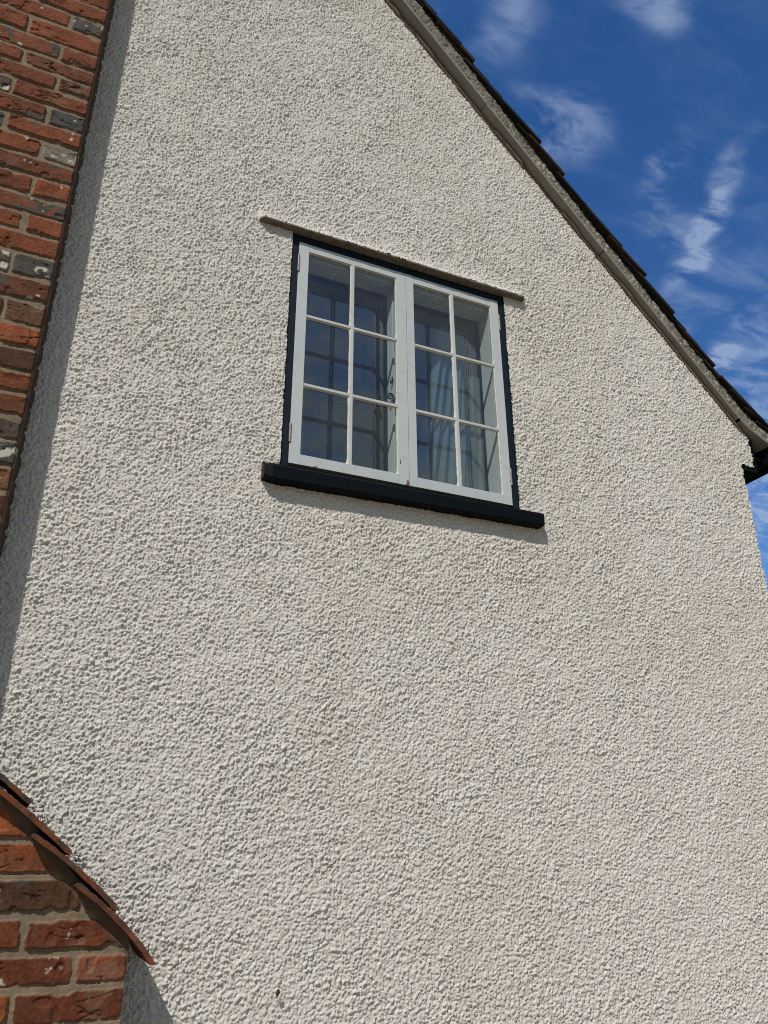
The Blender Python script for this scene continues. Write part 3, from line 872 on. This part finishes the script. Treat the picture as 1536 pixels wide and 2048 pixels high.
def casement(x0, x1, px, pz, seed, stile_l, stile_r, label):
    """px: (xa, xb) of the two pane columns; pz: (za, zb) of the three rows"""
    b = MB(); Y1 = 2.172
    zb, zt = 1.1465, 2.0460
    xl, xr = px[0][0], px[1][1]
    # stiles full height, rails butted between with a hair joint
    b.box(x0, xl, Y0, Y1, zb, zt); b.box(xr, x1, Y0, Y1, zb, zt)
    b.box(xl + .0005, xr - .0005, Y0 + .0006, Y1, zb + .0008, pz[0][0]); b.box(xl + .0005, xr - .0005, Y0 + .0006, Y1, pz[2][1], zt - .0005)
    # glazing bars: solid core with moulded, narrower inside
    xm0, xm1 = px[0][1], px[1][0]
    b.box(xm0 + .0015, xm1 - .0015, Y0 + .0008, YG, pz[0][0], pz[2][1]); b.box(xm0 + .0040, xm1 - .0040, YG, 2.166, pz[0][0], pz[2][1])
    for i in range(2):
        z0, z1 = pz[i][1], pz[i + 1][0]
        b.box(xl, xm0 + .0015, Y0 + .0014, YG, z0 + .0015, z1 - .0015); b.box(xm1 - .0015, xr, Y0 + .0014, YG, z0 + .0015, z1 - .0015)
        b.box(xl, xm0 + .0040, YG, 2.165, z0 + .0040, z1 - .0040); b.box(xm1 - .0040, xr, YG, 2.165, z0 + .0040, z1 - .0040)
    o = b.build('casement', [M_white, M_putty], cottage, bevel=.0009)
    b = MB(); k = 0
    for (a_, c_) in px:
        for (d_, e_) in pz:
            putty_pane(b, a_, c_, d_, e_, seed + k); k += 1
    b.build('putty_fillet', [M_white, M_putty], o, smooth=False)
    rr_ = random.Random(seed)
    for (a_, c_) in px:
        for (d_, e_) in pz:
            g = MB(); j = [rr_.uniform(-.0009, .0009) for _ in range(4)]
            g.add([(a_ - .002, YG + .0012 + j[0], d_ - .002), (c_ + .002, YG + .0012 + j[1], d_ - .002), (c_ + .002, YG + .0012 + j[2], e_ + .002), (a_ - .002, YG + .0012 + j[0] + j[2] - j[1], e_ + .002)], [(0, 1, 2, 3)])
            g.build('glass_pane', M_glass, o, recalc=False)
    o['label'] = label
    return o


PZ = ((1.184, 1.4430), (1.457, 1.7240), (1.7375, 2.0125))
cl = casement(.6295, 1.0545, ((.6670, .8325), (.8465, 1.0150)), PZ, 10, .04, .04, 'left white casement with worn bottom corner')
cr = casement(1.0560, 1.4630, ((1.0865, 1.2470), (1.2610, 1.4285)), PZ, 50, .03, .04, 'right white casement')


def hinge(x, z0, z1, par):
    b = MB(); r = .0036
    n = 3; L_ = (z1 - z0)
    b.tube([(x, 2.1468, z0), (x, 2.1468, z0 + L_ * .34)], r, 10); b.tube([(x, 2.1468, z0 + L_ * .35), (x, 2.1468, z0 + L_ * .66)], r, 10)
    b.tube([(x, 2.1468, z0 + L_ * .67), (x, 2.1468, z1)], r, 10)
    b.box(x - .0025, x + .0055, 2.1475, 2.1505, z0 + .004, z1 - .004)
    b.build('hinge', M_hinge, par, smooth=False)


for z0, z1 in ((1.912, 1.984), (1.222, 1.290)): hinge(.6292, z0, z1, cl)
for z0, z1 in ((1.905, 1.980), (1.226, 1.294)): hinge(1.4636, z0, z1, cr)

# worn wood: missing paint and an open split at the foot of the meeting stile, split rail joint
for poly in ([(1.0385, 1.1466), (1.0535, 1.1466), (1.0535, 1.1590), (1.0500, 1.1680), (1.0455, 1.1640), (1.0440, 1.153)],
             [(1.0205, 1.222), (1.0235, 1.220), (1.0240, 1.232), (1.0218, 1.243), (1.0200, 1.231)],
             [(.707, 1.1468), (.720, 1.1468), (.728, 1.1530), (.716, 1.1500)]):
    b = MB(); b.add([(x, Y0 - .0005, z) for x, z in poly], [tuple(range(len(poly)))])
    b.build('bare_patch', M_crack, cl)
# meeting bead
b = MB(); b.box(1.0480, 1.0610, 2.173, 2.196, 1.15, 2.045); b.build('meeting_bead', M_reveal, cr)

# iron fastener with curled tail, inside the left casement
b = MB(); pts = []; rad = []
cx_, cz_, yy = 1.0085, 1.514, 2.197
for i in range(40):
    t = i / 39; an = -1.2 + t * 3.6 * math.pi; r = .0155 * (1 - .78 * t)
    pts.append((cx_ + r * math.cos(an), yy, cz_ + r * math.sin(an))); rad.append(.0034 * (1 - .3 * t))
pts = [(1.034, yy, 1.502), (1.024, yy, 1.498)] + pts; rad = [.003, .003] + rad
b.tube(pts, rad, 8)
b.build('window_latch', M_iron, cl, smooth=True)
b = MB(); b.tube([(1.0175, 2.197, 1.600), (1.0165, 2.197, 1.592), (1.013, 2.197, 1.580), (1.010, 2.197, 1.571), (1.0095, 2.197, 1.568)], [.0015, .004, .0052, .0035, .0008], 10)
b.build('latch_knob', M_iron, cl, smooth=True)

# inner reveal, mullion and secondary glazing frame
b = MB()
b.box(.628, .6680, 2.175, 2.252, 1.148, 2.046); b.box(1.4300, 1.4630, 2.175, 2.252, 1.148, 2.046)
b.box(.6680, 1.4300, 2.175, 2.252, 2.003, 2.046); b.box(.6680, 1.4300, 2.175, 2.252, 1.148, 1.176)
b.box(1.0200, 1.0820, 2.198, 2.252, 1.176, 2.003)
inner = b.build('inner_frame', M_reveal, window, bevel=.0012)
b = MB()
for (x0, x1) in ((.6685, 1.0195), (1.0825, 1.4295)):
    b.box(x0, x0 + .006, 2.246, 2.256, 1.1765, 2.0025); b.box(x1 - .006, x1, 2.246, 2.256, 1.1765, 2.0025)
    b.box(x0 + .006, x1 - .006, 2.246, 2.256, 1.9965, 2.0025); b.box(x0 + .006, x1 - .006, 2.246, 2.256, 1.1765, 1.1825)
b.build('inner_bead', M_frame, window)
for (x0, x1) in ((.668, 1.020), (1.082, 1.430)):
    b = MB(); b.add([(x0, 2.258, 1.176), (x1, 2.258, 1.176), (x1, 2.258, 2.003), (x0, 2.258, 2.003)], [(0, 1, 2, 3)])
    b.build('inner_glass', M_glass2, window, recalc=False)

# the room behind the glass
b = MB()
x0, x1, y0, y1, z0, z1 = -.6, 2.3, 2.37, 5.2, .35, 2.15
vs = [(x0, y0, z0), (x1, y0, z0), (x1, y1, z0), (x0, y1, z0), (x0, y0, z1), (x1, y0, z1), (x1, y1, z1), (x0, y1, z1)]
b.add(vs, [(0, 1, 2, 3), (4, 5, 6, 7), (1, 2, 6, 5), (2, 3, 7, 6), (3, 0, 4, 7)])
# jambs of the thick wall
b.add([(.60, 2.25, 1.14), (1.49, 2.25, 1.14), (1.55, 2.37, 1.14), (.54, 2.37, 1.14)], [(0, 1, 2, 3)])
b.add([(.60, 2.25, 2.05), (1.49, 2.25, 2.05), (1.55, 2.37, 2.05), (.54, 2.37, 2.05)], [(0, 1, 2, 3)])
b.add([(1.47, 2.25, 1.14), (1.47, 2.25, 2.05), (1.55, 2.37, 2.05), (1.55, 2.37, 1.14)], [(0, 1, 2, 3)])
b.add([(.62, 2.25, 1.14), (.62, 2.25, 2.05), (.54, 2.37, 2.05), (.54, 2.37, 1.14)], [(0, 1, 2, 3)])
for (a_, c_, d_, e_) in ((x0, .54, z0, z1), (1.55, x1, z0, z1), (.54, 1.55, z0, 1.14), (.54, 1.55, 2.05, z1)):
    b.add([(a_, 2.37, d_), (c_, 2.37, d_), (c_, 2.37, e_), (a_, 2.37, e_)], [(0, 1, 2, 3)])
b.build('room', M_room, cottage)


def curtain(xa, xb, yc, z0, z1, folds, amp, gather, label, seed):
    nu, nvv = folds * 14, 40; vs = []; fs = []
    for j in range(nvv + 1):
        v = j / nvv; zz = z0 + (z1 - z0) * v
        wd = 1 - gather * v
        for i in range(nu + 1):
            u = i / nu
            x = (xb - (xb - xa) * wd * (1 - u)) if seed % 2 else (xa + (xb - xa) * wd * u)
            ph = u * folds * 2 * math.pi + .7 * math.sin(3 * u + v * 1.5 + seed)
            vs.append((x + .004 * math.cos(ph * 1.3), yc + amp * math.sin(ph) * (.6 + .4 * math.sin(5 * u + seed)), zz))
    for j in range(nvv):
        for i in range(nu):
            a_ = j * (nu + 1) + i; fs.append((a_, a_ + 1, a_ + nu + 2, a_ + nu + 1))
    b = MB(); b.add(vs, fs); o = b.build('net_curtain', M_cloth, None, smooth=True)
    tag(o, label, 'curtain', 'net curtains inside the window')
    return o


curtain(1.13, 1.50, 2.31, 1.10, 1.98, 8, .016, .40, 'pale net curtain in soft folds behind the right casement', 1)
curtain(.62, .73, 2.31, 1.10, 1.98, 3, .010, .25, 'narrow strip of net curtain behind the left casement', 2)

# ------------------------------------------------------------------ small things on the wall
def moss():
    r = random.Random(17); b = MB()
    for (x, z, n, sp) in ((.048, .100, 26, .016), (.075, .074, 18, .014), (.165, -.005, 26, .012), (.150, .004, 8, .01), (.215, -.05, 14, .014), (.262, -.112, 16, .01), (.300, -.158, 16, .012), (.345, -.207, 16, .008), (.105, .04, 10, .012), (.235, -.085, 8, .01)):
        for _ in range(n):
            px = x + r.gauss(0, sp * .7); pz = z + r.gauss(0, sp * .6) + .004; py = YW - .013 - r.uniform(0, .007)
            an = r.uniform(0, math.pi); ln = r.uniform(.003, .009)
            b.tube([(px, py, pz), (px + ln * .5 * math.cos(an), py - .002, pz + ln * .5 * math.sin(an) + .001), (px + ln * math.cos(an), py - .001, pz + ln * math.sin(an))], [.0007, .0009, .0004], 4)
    tag(b.build('moss', M_moss), 'dark dry moss in tufts along the shoulder tiles', 'moss', kind='stuff')


moss()
b = MB(); b.tube([(.300, 2.124, -.287), (.305, 2.121, -.278), (.3105, 2.122, -.269)], [.0008, .0012, .0008], 6)
tag(b.build('twig', M_moss), 'thin dark twig caught on the render under the lowest shoulder tile', 'twig')
b = MB(); r = random.Random(2); vs = []; fs = []
for i in range(7):
    for j in range(10):
        th_ = math.pi * i / 6; ph = 2 * math.pi * j / 10; k_ = 1 + .2 * r.uniform(-1, 1)
        vs.append((.6640 + .0052 * k_ * math.sin(th_) * math.cos(ph) + .002 * math.cos(th_), 2.126 + .0040 * k_ * math.sin(th_) * math.sin(ph), -.2985 + .0062 * k_ * math.cos(th_)))
for i in range(6):
    for j in range(10): fs.append((i * 10 + j, i * 10 + (j + 1) % 10, (i + 1) * 10 + (j + 1) % 10, (i + 1) * 10 + j))
b.add(vs, fs)
tag(b.build('dark_stone', M_moss, smooth=True), 'small dark stone bedded in the roughcast low on the wall', 'stone')
